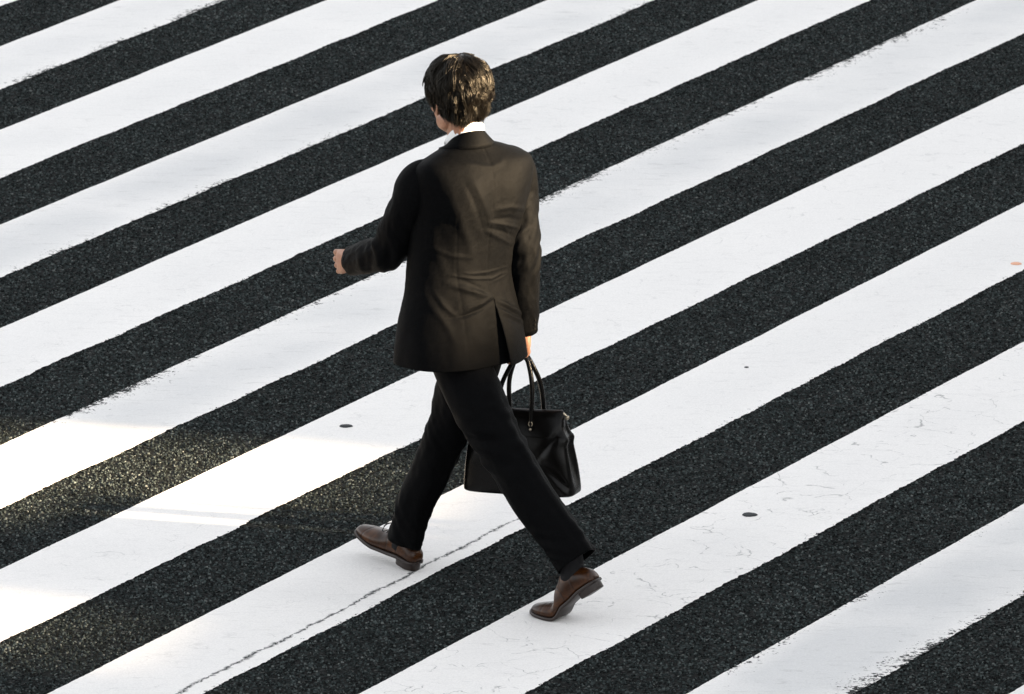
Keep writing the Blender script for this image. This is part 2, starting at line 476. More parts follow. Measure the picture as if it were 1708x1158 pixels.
# ------------------------------------------------------------------ unseen blocks added outside the frame to shape sun and shade
def boxes(mb, u0, u1, a0, a1, z0, z1):
    P = [HS * a + PU * u for a in (a0, a1) for u in (u0, u1)]
    vs = [(*p[:2], z) for z in (z0, z1) for p in P]
    mb.raw(vs, [(0, 1, 3, 2), (4, 5, 7, 6), (0, 1, 5, 4), (2, 3, 7, 6), (0, 2, 6, 4), (1, 3, 7, 5)])
TE = math.tan(EL)
def blocker(u0, u1, h, label, depth=8, dist=20, extra=()):  # unseen mass added to hold back the low sun
    root = empty('blocker', tuple(HS * dist + PU * (u0 + u1) / 2)); off = np.array(root.location)
    tag(root, label, 'blocker')
    mb = MB(); boxes(mb, u0, u1, dist, dist + depth, 0, h)
    for (a, b, z) in extra: boxes(mb, a, b, dist + .002, dist + 3, h, z)
    w = mb.build('blocker_wall', M['concrete'], root, smooth=False); w.location = -off
    z = 1.0
    while z + 1.6 < h:
        u = u0 + .5
        while u + 1.2 < u1 - .2:
            mb = MB(); boxes(mb, u, u + 1.2, dist - .04, dist + .05, z, z + 1.5)
            g = mb.build('blocker_pane', M['glass'], root, smooth=False); g.location = -off
            u += 1.8
        z += 3
    return root
blocker(-16, -1.201, 15, 'tall grey unseen block added on the near side to shade the road')
blocker(-1.20, 1.52, (20 + .95) * TE, 'low unseen building filling the gap between two tall blocks',
         extra=[(-1.198, -.58, (20 + 1.40) * TE), (-.578, .14, (20 + 3.2) * TE), (.142, .42, (20 + 2.6) * TE)])  # added steps let sun reach the upper body and ground patches
blocker(1.521, 20, 17, 'tall grey unseen block added on the far side to shade the road')
baffle_root = empty('shade_baffle', tuple(HS * 2.9 + PU * .49)); off = np.array(baffle_root.location)  # unseen baffle added to give one sun patch a sharp edge
tag(baffle_root, 'grey unseen cabinet standing outside the right edge', 'baffle')
for (a, b) in ((.18, .56), (.585, .71), (.73, .80)):  # upright slabs with narrow gaps added for thin light streaks
    mb = MB(); boxes(mb, a, b, 2.75, 3.05, .06, 1.26); c_ = mb.build('baffle_panel', M['baffle'], baffle_root, smooth=False); c_.location = -off
mb = MB(); boxes(mb, .16, .82, 2.73, 3.07, 0, .06); c_ = mb.build('baffle_base', M['concrete'], baffle_root, smooth=False); c_.location = -off

# ================================================================== the man
person = empty('person')
tag(person, 'man in dark suit striding over the crosswalk seen from behind, bag in right hand', 'person')

def yawv(deg):
    a = R(deg)
    return V3(math.cos(a), math.sin(a), 0), V3(math.sin(a), -math.cos(a), 0)     # right, back

UP = V3(0, 0, 1)
RT31, BK31 = yawv(31)
WL = V3(-.366, .205, 1.048)          # left wrist
EL_ = V3(-.238, .0, 1.128)           # left elbow
WR = V3(.199, .118, .848)             # right wrist
ER = V3(.193, .072, 1.115)
HIPR = V3(.055, .06, .86); KNR = V3(-.05, .155, .487); ANR = V3(-.19, .242, .16)
HIPL = V3(-.045, -.065, .86); KNL = V3(.142, -.232, .50); ANL = V3(.345, -.370, .235)
HEADC = V3(-.012, .03, 1.632)
HY = 28; HR, HB = yawv(HY); HF = -HB
HT = R(10)                            # nod
HFt = HF * math.cos(HT) - UP * math.sin(HT); HUt = UP * math.cos(HT) + HF * math.sin(HT)
def hd(r, f, u): return HEADC + HR * r + HFt * f + HUt * u
HROT = np.stack([HR, HFt, HUt], 1)

# ---- body (one continuous surface)
mb = MB()
def blobs(c, rad, rot=HROT): mb.grid(ellipsoid(c, rad, rot), cap0=True, cap1=True)
blobs(hd(0, -.012, .03), (.079, .098, .088))            # skull
blobs(hd(0, .035, -.03), (.066, .066, .085))            # face
blobs(hd(0, .058, -.085), (.040, .040, .036))           # chin
for s in (-1, 1):
    blobs(hd(s * .046, .052, -.028), (.024, .030, .024)) # cheek
    blobs(hd(s * .052, .012, -.075), (.018, .038, .030)) # jaw
    blobs(hd(s * .030, .088, .028), (.026, .014, .010))  # brow
    # ear: rim, lobe
    er = hd(s * .077, -.006, -.022)
    ex = unit(HR * s * .55 - HFt * .83); ey = HUt * .97 - HFt * .2
    th = np.linspace(-.4, 4.4, 12)
    ring = [er + ex * (.010 + .010 * math.sin(t)) + ey * .026 * math.cos(t) - ex * .004 for t in th]
    mb.grid(tube([(*p, .0050, .0050) for p in ring], HR, 8, 30), cap0=True, cap1=True)
    E3 = np.stack([unit(np.cross(ey, ex)), ex, ey], 1)
    mb.grid(ellipsoid(er + ex * .008, (.005, .015, .026), E3), cap0=True, cap1=True)
    mb.grid(ellipsoid(er + ex * .004 - ey * .024, (.006, .009, .010), E3), cap0=True, cap1=True)
blobs(hd(0, .104, -.018), (.010, .014, .026))            # nose bridge
blobs(hd(0, .113, -.034), (.014, .015, .012))            # nose tip
for s in (-1, 1): blobs(hd(s * .013, .103, -.038), (.008, .011, .008))
blobs(hd(0, .095, -.062), (.024, .012, .007)); blobs(hd(0, .093, -.072), (.021, .012, .007))   # lips
# neck
mb.grid(tube([(.018, -.005, 1.42, .060, .062), (.011, .0, 1.49, .054, .058), (*hd(0, -.02, -.06), .055, .059), (*hd(0, -.02, -.01), .056, .061)], HR, 24, 16), cap0=True, cap1=True)
# torso, arms and legs under the clothes
def ring_pts(c, rt, bk, w, db, df, n, ex=2.3, tilt=0):
    th = np.linspace(0, 2*np.pi, n, endpoint=False)
    cs, sn = sgnpow(np.cos(th), 2/ex), sgnpow(np.sin(th), 2/ex)
    d = np.where(cs > 0, db, df)
    P = c + np.outer(cs * d, bk) + np.outer(sn * w, rt)
    P[:, 2] += tilt * cs
    return P
TOR = [(.84, .0, .0, .10, .07, .07, 43), (.92, -.005, .0, .135, .085, .085, 41), (1.06, -.008, .0, .145, .09, .09, 37), (1.20, .004, .0, .155, .10, .10, 33), (1.32, .02, .0, .165, .10, .09, 31), (1.40, .03, .0, .13, .08, .075, 31), (1.45, .028, 0, .07, .06, .055, 31)]
S = spline([(0, 0, z, cx, cy, w, db, df, y) for z, cx, cy, w, db, df, y in TOR], 40)
mb.grid(np.array([ring_pts(V3(q[3], q[4], q[2]), *yawv(q[8]), q[5], q[6], q[7], 40) for q in S]), cap0=True, cap1=True)
SHL = V3(-.120, -.062, 1.365); SHR = V3(.160, .085, 1.372)
for sh, el, wr in ((SHL, EL_, WL), (SHR, ER, WR)):
    mid = (sh + el) / 2; f1 = el + (wr - el) * .35
    inn = sh * .6 + V3(.02, 0, 1.36) * .4
    mb.grid(tube([(*inn, .044, .044), (*sh, .042, .042), (*mid, .041, .041), (*el, .039, .039), (*f1, .039, .038), (*wr, .026, .031)], (0, 0, 1) if sh is SHL else (1, 0, 0), 20, 40), cap0=True, cap1=True)
for hp, kn, an in ((HIPR, KNR, ANR), (HIPL, KNL, ANL)):
    top = hp + UP * .05; mid = (hp + kn) / 2; cf = kn + (an - kn) * .3
    mb.grid(tube([(*top, .06, .06), (*hp, .062, .062), (*mid, .058, .058), (*kn, .050, .050), (*cf, .05, .05), (*an, .034, .034)], (1, 0, 0), 20, 40), cap0=True, cap1=True)

# hands: palm and five jointed fingers
def hand(wr, fwd, bk, upv, curl, side, thumb):
    """wr wrist; fwd towards the knuckles; bk out of the back of the hand; upv towards the index side"""
    fwd = unit(fwd); bk = unit(bk - fwd * np.dot(bk, fwd)); upv = unit(upv - fwd*np.dot(upv, fwd) - bk*np.dot(upv, bk))
    P = lambda f, b, u: wr + fwd * f + bk * b + upv * u
    mb.grid(tube([(*P(-.02, 0, 0), .030, .022), (*P(.015, 0, 0), .033, .021), (*P(.05, .001, 0), .040, .018), (*P(.070, .001, 0), .040, .013), (*P(.080, -.001, 0), .032, .006)], upv, 20, 16, 2.6), cap0=True, cap1=True)
    L = [(.044, .028, .021, .0085), (.049, .032, .023, .0087), (.046, .030, .022, .0083), (.036, .023, .019, .0074)]
    base = [(.086, .032), (.092, .0108), (.088, -.0105), (.079, -.030)]
    for i in range(4):
        a = curl[i]; ang = 0; f, u = base[i]; b = .002
        keys = [(*P(f - .03, .000, u * .9), L[i][3], L[i][3]), (*P(f, b + .003, u), L[i][3] * 1.22, L[i][3] * 1.16)]
        for j in range(3):
            ang += a[j]
            f += L[i][j] * math.cos(ang); b -= L[i][j] * math.sin(ang); u *= .97
            r = L[i][3] * (1, .98, .86)[j]
            keys.append((*P(f, b, u), r, r))
        mb.grid(finger(keys, upv, 12, 26), cap0=True, cap1=True)
    keys = [(*P(f, b, u), r, r) for f, b, u, r in thumb]
    mb.grid(finger(keys, bk, 12, 22), cap0=True, cap1=True)

fl_ = unit(V3(-.42, .85, -.24))
hand(WL, fl_, V3(-.695, -.72, .12), UP, [(R(62), R(88), R(55)), (R(66), R(90), R(55)), (R(70), R(90), R(55)), (R(74), R(90), R(52))], -1,
     [(.012, -.010, .014, .013), (.040, -.024, .028, .0120), (.066, -.038, .030, .0105), (.086, -.052, .018, .0095)])
fr_ = unit(V3(-.02, .02, -1))
hand(WR, fr_, V3(.93, .36, 0), V3(-.36, .93, 0), [(R(60), R(80), R(60))] * 2 + [(R(62), R(80), R(60))] * 2, 1,
     [(.015, -.008, .020, .013), (.042, -.022, .034, .0125), (.066, -.040, .028, .0108), (.082, -.050, .010, .0098)])
me = remesh(mb, .0024, 1, 'body', .5)
body = link('body', me, M['skin'], person)
for s in (-1, 1):
    mb = MB(); mb.grid(ellipsoid(hd(s * .030, .0800, .006), (.0125, .0115, .0095), HROT, 20, 14), cap0=True, cap1=True)
    e = mb.build('eye', M['eyewhite'], person)
    mb = MB(); mb.grid(ellipsoid(hd(s * .030, .0893, .006), (.0058, .003, .0058), HROT, 14, 10), cap0=True, cap1=True)
    mb.build('iris', M['iris'], e)
    mb = MB(); mb.grid(tube([(*hd(s * .013, .101, .027), .003, .002), (*hd(s * .032, .099, .033), .0042, .0025), (*hd(s * .050, .083, .027), .002, .002)], HUt, 8, 14), cap0=True, cap1=True)
    mb.build('eyebrow', M['hair'], person)

# ---- hair: a cap and many tapering locks combed from the crown
def hair():
    mb = MB()
    crown = unit(V3(.10, -.12, .98))                      # head frame: right, forward, up
    c1 = unit(np.cross(crown, V3(1, 0, 0))); c2 = np.cross(crown, c1)
    RAD = V3(.0815, .1020, .0920); CEN = V3(0, -.012, .026)
    def surf(d, lift):
        return CEN + d * (1 / (np.abs(d / RAD) ** 2.45).sum() ** (1 / 2.45)) + d * lift
    def low(d):
        """lowest allowed height (head frame) of hair in direction d"""
        f = d[1]
        # nape at back, above the ear at the side, high on the forehead
        return np.interp(f, [-1, -.55, -.2, .05, .3, .6, .85], [-.142, -.134, -.092, -.022, -.042, .045, .068])
    # cap
    th = np.linspace(0, 2*np.pi, 60, endpoint=False); rows = []
    for q in np.linspace(0.02, 1, 34):
        row = []
        for t in th:
            hdir = V3(math.sin(t), math.cos(t), 0)
            lim = low(hdir) + .012
            z = .125 + (lim - .125) * q
            # point on the cap at polar position q
            a = q * (math.pi / 2 + math.atan2(max(CEN[2] - lim, -.09), .09))
            d = unit(hdir * math.sin(a) + UP * math.cos(a))
            row.append(HEADC + HROT @ surf(d, .004))
        rows.append(row)
    mb.grid(np.array(rows), cap0=True)
    # locks
    for k in range(980):
        # root direction in the head frame over the scalp
        while True:
            d = unit(rng.normal(size=3))
            if k < 90: d = unit(crown + rng.normal(0, .16, 3))
            p = surf(d, 0)
            if p[2] > low(d) + .012 and d[2] > -.75: break
        ang0 = math.acos(np.clip(d @ crown, -1, 1)); az0 = math.atan2(d @ c2, d @ c1)
        length = rng.uniform(.055, .105); lift0 = rng.uniform(.003, .024) * (1.0 if d[2] > -.1 else .6)
        length *= 1.0 if d[2] > .35 else .62
        flick = rng.uniform(-.004, .011)
        swirl = rng.normal(0, .34) + .10; tipw = rng.uniform(.3, 1)
        wave = rng.uniform(0, 6.28); nst = rng.integers(12, 20)
        rootspread = rng.uniform(.004, .0075)
        for s in range(nst):
            da, dz = rng.normal(0, rootspread * 9), rng.normal(0, rootspread * 9) / max(math.sin(ang0), .35)
            lf = lift0 + rng.normal(0, .0012)
            ln = length * rng.uniform(.8, 1.1)
            pts = []; hang = None
            m = 9
            for j in range(m):
                q = j / (m - 1)
                ang = ang0 + da * (1 - .75 * q) + q * ln / .095
                az = az0 + dz * (1 - .8 * q) + swirl * q * q / max(math.sin(min(ang, 2.6)), .5) + .04 * math.sin(wave + q * 5)
                dd = crown * math.cos(ang) + (c1 * math.cos(az) + c2 * math.sin(az)) * math.sin(ang)
                lft = .001 + lf * max(math.sin(min(q * 1.5, 1) * math.pi / 2), .8 * math.exp(-(ang0 / .5) ** 2)) * (1 - .35 * q ** 3) 
                lo = low(unit(V3(dd[0], dd[1], 0))) - .014 * tipw
                p = surf(dd, lft)
                if p[2] < -.030 or hang is not None:
                    if hang is None: hang = (p.copy(), q, lft)
                    h0, q0, l0 = hang; dn = (q - q0) * ln * 1.05
                    inw = unit(V3(h0[0], h0[1] - CEN[1], 0))
                    p = h0 - V3(0, 0, dn) - inw * (.30 * dn + 1.6 * dn * dn) + V3(.9 * swirl * dn, 0, 0)
                if p[2] < lo: break
                p = p + unit(V3(p[0], p[1] - CEN[1], p[2] * .4)) * flick * q ** 3
                pts.append(HEADC + HROT @ p)
            if len(pts) < 3: continue
            pts = np.array(pts); L = len(pts)
            wd = rng.uniform(.0008, .0016)
            T = np.gradient(pts, axis=0); Nn = pts - (HEADC + HROT @ CEN)
            Nn /= np.linalg.norm(Nn, axis=1)[:, None]
            Bn = np.cross(T, Nn); Bn /= np.linalg.norm(Bn, axis=1)[:, None] + 1e-9
            tp = np.array([(1 - .12 * (1 - j / (L - 1)) ) * (1 - (j / (L - 1)) ** 2.2 * .9) for j in range(L)])[:, None] * wd
            G = np.stack([pts + Bn * tp * 1.2, pts + Nn * tp * .8, pts - Bn * tp * 1.2, pts - Nn * tp * .8], 1)
            mb.grid(G)
    return mb.build('hair', M['hair'], person, fix=False)
hair()

# ---- jacket
CREASES = [   # (lateral position, height) on the back, amplitude, width
    ([(-.11, 1.455), (-.083, 1.437), (-.035, 1.424), (0, 1.418), (.039, 1.427), (.06, 1.44)], .0055, .010),
    ([(-.083, 1.405), (-.050, 1.345), (-.012, 1.277), (.02, 1.20)], .0060, .015), ([(-.110, 1.40), (-.082, 1.345), (-.048, 1.275), (-.01, 1.20)], -.0030, .010),
    ([(-.155, 1.40), (-.132, 1.323), (-.098, 1.244), (-.051, 1.158), (-.03, 1.10)], .0045, .018),
    ([(.0, 1.29), (.069, 1.294), (.13, 1.278), (.185, 1.25)], .0050, .011), ([(.0, 1.262), (.07, 1.258), (.17, 1.222)], -.0045, .010),
    ([(-.01, 1.255), (.03, 1.244), (.071, 1.232), (.12, 1.215), (.175, 1.19)], .0058, .008), ([(-.012, 1.238), (.065, 1.210), (.136, 1.176)], -.005, .008),
    ([(-.02, 1.228), (.05, 1.192), (.10, 1.165), (.15, 1.15)], .0045, .009), ([(.05, 1.235), (.085, 1.20), (.10, 1.16)], .003, .007),
    ([(-.075, 1.092), (-.046, 1.086), (.023, 1.081), (.075, 1.082), (.12, 1.083)], .0034, .0038), ([(-.12, 1.088), (-.087, 1.078), (-.023, 1.066), (.038, 1.057), (.08, 1.064), (.125, 1.062)], .0042, .0042),
    ([(-.06, 1.078), (0, 1.070), (.05, 1.068)], -.0022, .005), ([(.04, 1.046), (.08, 1.05), (.12, 1.06)], .002, .004),
    ([(-.13, 1.06), (-.07, 1.036), (-.01, 1.012), (.028, .997)], .0065, .013), ([(-.09, 1.072), (-.043, 1.047), (.02, 1.008)], -.004, .010),
    ([(.03, .990), (-.036, .968), (-.10, .954), (-.15, .95)], -.0060, .008), ([(.034, 1.0), (-.03, .985), (-.09, .975)], .004, .008),
    ([(.03, .994), (.09, .962), (.15, .925), (.20, .90)], .0068, .009), ([(.036, .975), (.09, .945), (.15, .912), (.19, .895)], -.0060, .007),
    ([(.036, .962), (.09, .932), (.15, .900), (.20, .875)], .0055, .007), ([(.037, .94), (.10, .91), (.17, .875)], -.003, .008),
    ([(-.165, 1.04), (-.148, .99), (-.112, .945)], .0045, .010), ([(-.19, 1.06), (-.178, .99), (-.15, .92), (-.14, .86)], .0045, .014),
    ([(-.06, .95), (-.045, .90), (-.05, .83)], .0035, .018), ([(-.175, 1.18), (-.12, 1.15), (-.05, 1.14)], .003, .010)]
def crease_field(s, z):
    out = np.zeros_like(s)
    for pts, amp, sig in CREASES:
        P = np.array(pts, float); best = np.full(s.shape, 9.0); fall = np.ones(s.shape)
        tot = np.linalg.norm(np.diff(P, axis=0), axis=1).sum(); acc = 0
        for a, b in zip(P[:-1], P[1:]):
            ab = b - a; L2 = (ab @ ab) + 1e-12
            u = np.clip(((s - a[0]) * ab[0] + (z - a[1]) * ab[1]) / L2, 0, 1)
            dx, dz = s - (a[0] + ab[0] * u), z - (a[1] + ab[1] * u)
            sd = np.hypot(dx, dz); nearer = sd < best
            tt = (acc + u * math.sqrt(L2)) / tot
            best = np.where(nearer, sd, best)
            fall = np.where(nearer, np.sin(np.clip(tt, 0.02, .98) * np.pi) ** .7, fall)
            acc += math.sqrt(L2)
        x = best / sig
        out += .82 * amp * fall * np.exp(-(x / .8) ** 2)
    return out

JT = [  # z, cx, cy, half width, depth back, depth front, yaw, exponent
    (.782, -.012, .0, .232, .188, .155, 43, 2.25), (.84, -.012, .0, .229, .172, .15, 43, 2.25), (.92, -.010, .0, .219, .152, .142, 42, 2.15), (1.0, -.010, .0, .203, .140, .13, 40, 2.05),
    (1.08, -.008, .0, .192, .132, .125, 37, 2.0), (1.17, .004, .0, .191, .140, .13, 34, 1.98), (1.26, .018, .0, .199, .150, .132, 32, 1.98),
    (1.33, .028, .0, .206, .150, .125, 31, 2.0), (1.385, .033, .0, .210, .138, .112, 31, 2.1), (1.430, .034, .002, .199, .114, .098, 31, 2.3),
    (1.458, .032, .004, .146, .089, .088, 31, 2.2), (1.474, .028, .006, .105, .079, .08, 31, 2.1), (1.482, .025, .006, .082, .070, .075, 30, 2)]
NR, NC = 210, 288
mbj = MB()
S = spline([(0, 0, z, cx, cy, w, db, df, y, e) for z, cx, cy, w, db, df, y, e in JT], NR)
th = np.linspace(0, 2*np.pi, NC + 1)
G = np.zeros((NR, NC + 1, 3)); sl = np.zeros((NR, NC + 1)); zz = np.zeros((NR, NC + 1)); cosb = np.zeros((NR, NC + 1))
for i, q in enumerate(S):
    rt, bk = yawv(q[8]); ex = q[9]
    tr = th + np.interp(q[2], [.8, 1.0, 1.25], [.15, .15, 0])
    cs, sn = sgnpow(np.cos(tr), 2/ex), sgnpow(np.sin(tr), 2/ex)
    d = np.where(cs > 0, q[6], q[7])
    # shoulder blades and a slight hollow along the spine
    bl = .010 * math.exp(-((q[2] - 1.30) / .09) ** 2) * (np.exp(-((np.abs(sn) - .5) / .25) ** 2) - .75 * np.exp(-(sn / .22) ** 2)) * (cs > 0)
    seat = .012 * math.exp(-((q[2] - .88) / .08) ** 2) * np.exp(-((np.abs(sn) - .42) / .3) ** 2) * (cs > 0)
    d = d + bl + seat
    tilt = np.interp(q[2], [1.30, 1.42, 1.5], [0, .010, .016])
    P = V3(q[3], q[4], q[2]) + np.outer(cs * d, bk) + np.outer(sn * q[5], rt)
    P[:, 2] += tilt * cs
    G[i] = P; sl[i] = sn * q[5]; zz[i] = q[2]; cosb[i] = cs
Nn = np.zeros_like(G); Nn[:, :-1] = grid_normals(G[:, :-1]); Nn[:, -1] = Nn[:, 0]
disp = crease_field(sl, zz) * np.clip(cosb * 2 + .3, 0, 1)
for i in range(NR):
    for j in range(NC + 1):
        if j == NC: disp[i, j] = disp[i, 0]; continue
        p = G[i, j]; sgn = math.sin(th[j])
        # soft drape: folds that hang from the shoulders and pull towards the waist
        n1 = fbm((p[0] * 7 + p[2] * 2.0, p[1] * 7, p[2] * 3.2), 3)
        n2 = mnoise.noise(Vector((p[0] * 16 + 3, p[1] * 16, p[2] * 9 + p[0] * 8)))
        amp = np.interp(p[2], [.79, .95, 1.05, 1.25, 1.4, 1.46], [.0045, .005, .0065, .005, .003, .0008])
        n3 = fbm((p[0] * 38 + 9, p[1] * 38, p[2] * 55 - p[0] * 20), 2)
        disp[i, j] += amp * n1 + amp * .35 * n2 + .0006 * n3 * min(1, max(0, (1.45 - p[2]) * 20))
# centre back seam (a fine groove) and the two long panel seams
for (t0, zt) in ((0, 1.49), (.62, 1.30), (-.62, 1.30)):
    dth = np.abs((th - t0 + np.pi) % (2*np.pi) - np.pi)
    arc = dth[None, :] * .15
    lim = (zz < zt)
    disp -= (.0014 if t0 == 0 else .0009) * np.exp(-(arc / .0022) ** 2) * lim
G += Nn * disp[..., None]
# centre vent: the right panel swings out over the left one
ztop = .995
for i in range(NR):
    z = S[i][2]
    if z >= ztop: continue
    f = (ztop - z) / (ztop - .785)
    rt, bk = yawv(S[i][8])
    for j in range(0, 46):
        k = (1 - j / 46) ** 1.5
        G[i, j] += rt * -.008 * f * k + bk * .026 * f * k
    for j in range(NC - 40, NC + 1):
        k = (1 - (NC - j) / 40) ** 1.5
        G[i, j] += rt * .084 * f * k - bk * .012 * f * k
# hem: a rolled edge and slightly lower at the front
iv = max(i for i in range(NR) if S[i][2] < ztop)
mbj.grid(G[:iv + 1], wrap=False)
mbj.grid(G[iv:, :-1], wrap=True)
# sleeves
def sleeve(keys, ref, nfold, seed, elbow_t, ridges=()):
    n, m = 96, 190
    Sg = spline(keys, m); T, A, B = frames(Sg[:, :3], ref)
    t = np.linspace(0, 2*np.pi, n, endpoint=False)
    G = np.zeros((m, n, 3))
    for i in range(m):
        q = i / (m - 1)
        for j in range(n):
            c, s_ = math.cos(t[j]), math.sin(t[j])
            e = math.exp(-((q - elbow_t) / .16) ** 2)
            w = (c * nfold[0] + s_ * nfold[1])
            fold = .0075 * e * (mnoise.noise(Vector((q * 15 + 2.6 * w, seed, w * 1.2))) - .1) * (1.0 + .6 * w)
            soft = .0045 * fbm((c * 1.1 + seed, s_ * 1.1, q * 7 + c * .8), 3) * min(1, q * 5)
            tw = .0028 * mnoise.noise(Vector((c * 1.5 + q * 9, s_ * 1.5 - q * 7, seed * 2))) * min(1, q * 4)
            for (q0, sl_, cv, amp_, sg_, w0) in ridges:
                ww = math.exp(-((c * w0[0] + s_ * w0[1] - 1) / .55) ** 2)
                tw += amp_ * ww * math.exp(-((q - q0 - sl_ * c - cv * c * c) / sg_) ** 2)
            G[i, j] = Sg[i, :3] + A[i] * c * (Sg[i, 3] + fold + soft + tw) + B[i] * s_ * (Sg[i, 4] + fold + soft + tw)
    # turned-in cuff
    cc = G[-1].mean(0); ins = [cc + (G[-1] - cc) * .97 - T[-1] * .002, cc + (G[-1] - cc) * .95 - T[-1] * .02, cc + (G[-1] - cc) * .8 - T[-1] * .035]
    G = np.concatenate([G, np.array(ins)])
    mbj.grid(G, cap0=True)
CW = WL + (WL - EL_) * .06
sleeve([(-.080, -.052, 1.375, .050, .045), (-.110, -.058, 1.379, .066, .058), (-.141, -.060, 1.358, .068, .066), (-.164, -.056, 1.30, .066, .070), (-.198, -.026, 1.215, .065, .067), (-.236, .008, 1.130, .062, .061), (-.290, .085, 1.093, .057, .057), (-.352, .186, 1.053, .047, .050)],
       (.3, .3, 1), (.6, -.5), 3.1, .62)
sleeve([(.115, .055, 1.392, .052, .052), (.148, .080, 1.396, .069, .064), (.172, .096, 1.366, .069, .070), (.177, .100, 1.29, .066, .069), (.186, .084, 1.20, .064, .066), (.194, .070, 1.115, .060, .062), (.196, .082, 1.00, .053, .057), (.197, .110, .836, .045, .050)],
       (1, 0, 0), (-.2, -.9), 8.7, .55, [(.505, .03, -.10, .0085, .020, (.3, .95)), (.465, .0, -.12, -.006, .016, (.3, .95)), (.43, -.05, -.06, .007, .018, (.3, .95)), (.545, .06, -.05, -.007, .020, (.3, .95)), (.36, -.10, .0, .005, .016, (.5, .85)), (.62, .05, .0, .003, .03, (.2, .95)), (.30, .10, .0, -.004, .02, (.3, .9))])
jacket = mbj.build('jacket', M['wool'], person, merge=.0004)
sd = jacket.modifiers.new('cloth', 'SOLIDIFY'); sd.thickness = .003; sd.offset = -1

# jacket collar, a turned-down band around the neck meeting the lapels in front
def band(name, mat, rows, n=96, parent=person, thick=.0025, pw=1.2):
    out = []
    for (cx, cy, z, w, db, df, yaw, drop) in rows:
        rt, bk = yawv(yaw)
        th = np.linspace(0, 2*np.pi, n, endpoint=False)
        P = V3(cx, cy, z) + np.outer(np.cos(th) * np.where(np.cos(th) > 0, db, df), bk) + np.outer(np.sin(th) * w, rt)
        P[:, 2] -= drop * ((1 - np.cos(th)) / 2) ** pw
        out.append(P)
    mb = MB(); mb.grid(np.array(out))
    o = mb.build(name, mat, parent); s_ = o.modifiers.new('cloth', 'SOLIDIFY'); s_.thickness = thick; s_.offset = -1
    return o
col = band('collar', M['wool'], [(.016, .006, 1.484, .096, .096, .088, 30, .042), (.0155, .006, 1.499, .088, .090, .085, 30, .042), (.0145, .007, 1.520, .0745, .079, .078, 29, .080), (.013, .008, 1.535, .0655, .071, .073, 28, .105),
                          (.013, .008, 1.537, .0640, .069, .071, 28, .105), (.013, .008, 1.525, .0630, .0665, .070, 28, .102), (.014, .008, 1.50, .064, .066, .070, 28, .06)], parent=jacket)
band('shirt', M['shirt'], [(.014, .006, 1.46, .062, .066, .068, 29, .05), (.0125, .007, 1.52, .0615, .0645, .068, 28, .04), (.0095, .009, 1.561, .0620, .0640, .068, 28, .110),
                           (.0095, .009, 1.5625, .0605, .0625, 0.0665, 28, .110), (.0105, .009, 1.525, .0570, .060, .064, 28, .085)], pw=1.2)
# lapels and front buttons
for s in (-1, 1):
    mb = MB(); rt, bk = yawv(31)
    P = []
    for q in np.linspace(0, 1, 14):
        z = 1.44 - q * .32
        inn = .05 * (1 - q); wd = (.075 * math.sin(min(1, q * 2.2 + .25) * 1.57) * (1 - q ** 3)) + .004
        row = []
        for e in (0, .5, 1):
            x = inn + wd * e
            dep = np.interp(z, [1.1, 1.25, 1.35, 1.42, 1.47], [.128, .132, .122, .100, .080]) * (1 - (x / .21) ** 2.4 ) ** (1/2.4) + .006
            row.append(V3(np.interp(z, [1.1, 1.3, 1.47], [-.002, .025, .026]), .004, z) + rt * s * x - bk * dep)
        P.append(row)
    mb.grid(np.array(P), wrap=False); o = mb.build('lapel', M['wool'], jacket)
    sm = o.modifiers.new('cloth', 'SOLIDIFY'); sm.thickness = .003
def button(c, nrm, r=.0065, parent=jacket):
    nrm = unit(nrm); a = unit(np.cross(nrm, V3(.3, .2, 1))); b = np.cross(nrm, a)
    t = np.linspace(0, 2*np.pi, 16, endpoint=False)
    rows = [np.array(c) + nrm * h + np.outer(np.cos(t), a) * r * q + np.outer(np.sin(t), b) * r * q for q, h in ((1, -.001), (1, .0015), (.85, .0028), (.7, .002))]
    mb = MB(); mb.grid(np.array(rows), cap1=True); return mb.build('button', M['horn'], parent)

for k in range(3):
    u = unit(V3(.80, -.60, 0)); c = V3(.1965, .108 - .0035 * k, .852 + .016 * k)
    button(c + u * (.0475 + .0012 * k), u, .0042)
# ---- trousers
mb = MB()
def leg(keys, ref, seed, hem_n):
    n, m = 80, 170
    Sg = spline(keys, m); T, A, B = frames(Sg[:, :3], ref)
    t = np.linspace(0, 2*np.pi, n, endpoint=False); G = np.zeros((m, n, 3))
    for i in range(m):
        q = i / (m - 1)
        for j in range(n):
            c, s_ = math.cos(t[j]), math.sin(t[j])
            cr = .006 * math.exp(-((abs(c) - 1) / .03) ** 2) * np.clip((q - .25) * 3, 0, 1)           # pressed crease
            kn = math.exp(-((q - .52) / .14) ** 2) + .8 * math.exp(-((q - .95) / .12) ** 2)
            f = .0095 * kn * mnoise.noise(Vector((q * 30 + c * 2, seed, s_ * 1.4))) + .005 * fbm((c + seed, s_, q * 6), 3)
            G[i, j] = Sg[i, :3] + A[i] * c * (Sg[i, 3] + f + cr) + B[i] * s_ * (Sg[i, 4] + f)
    mb.grid(G)
HD44 = V3(-.72, .695, 0)
leg([(.045, .045, .99, .105, .095), (.055, .055, .90, .105, .095), (.045, .065, .80, .100, .093), (.005, .105, .655, .088, .084), (-.047, .150, .50, .071, .069), (-.098, .185, .36, .067, .064), (-.150, .214, .24, .063, .060), (-.190, .232, .098, .062, .057)], HD44, 1.7, 0)
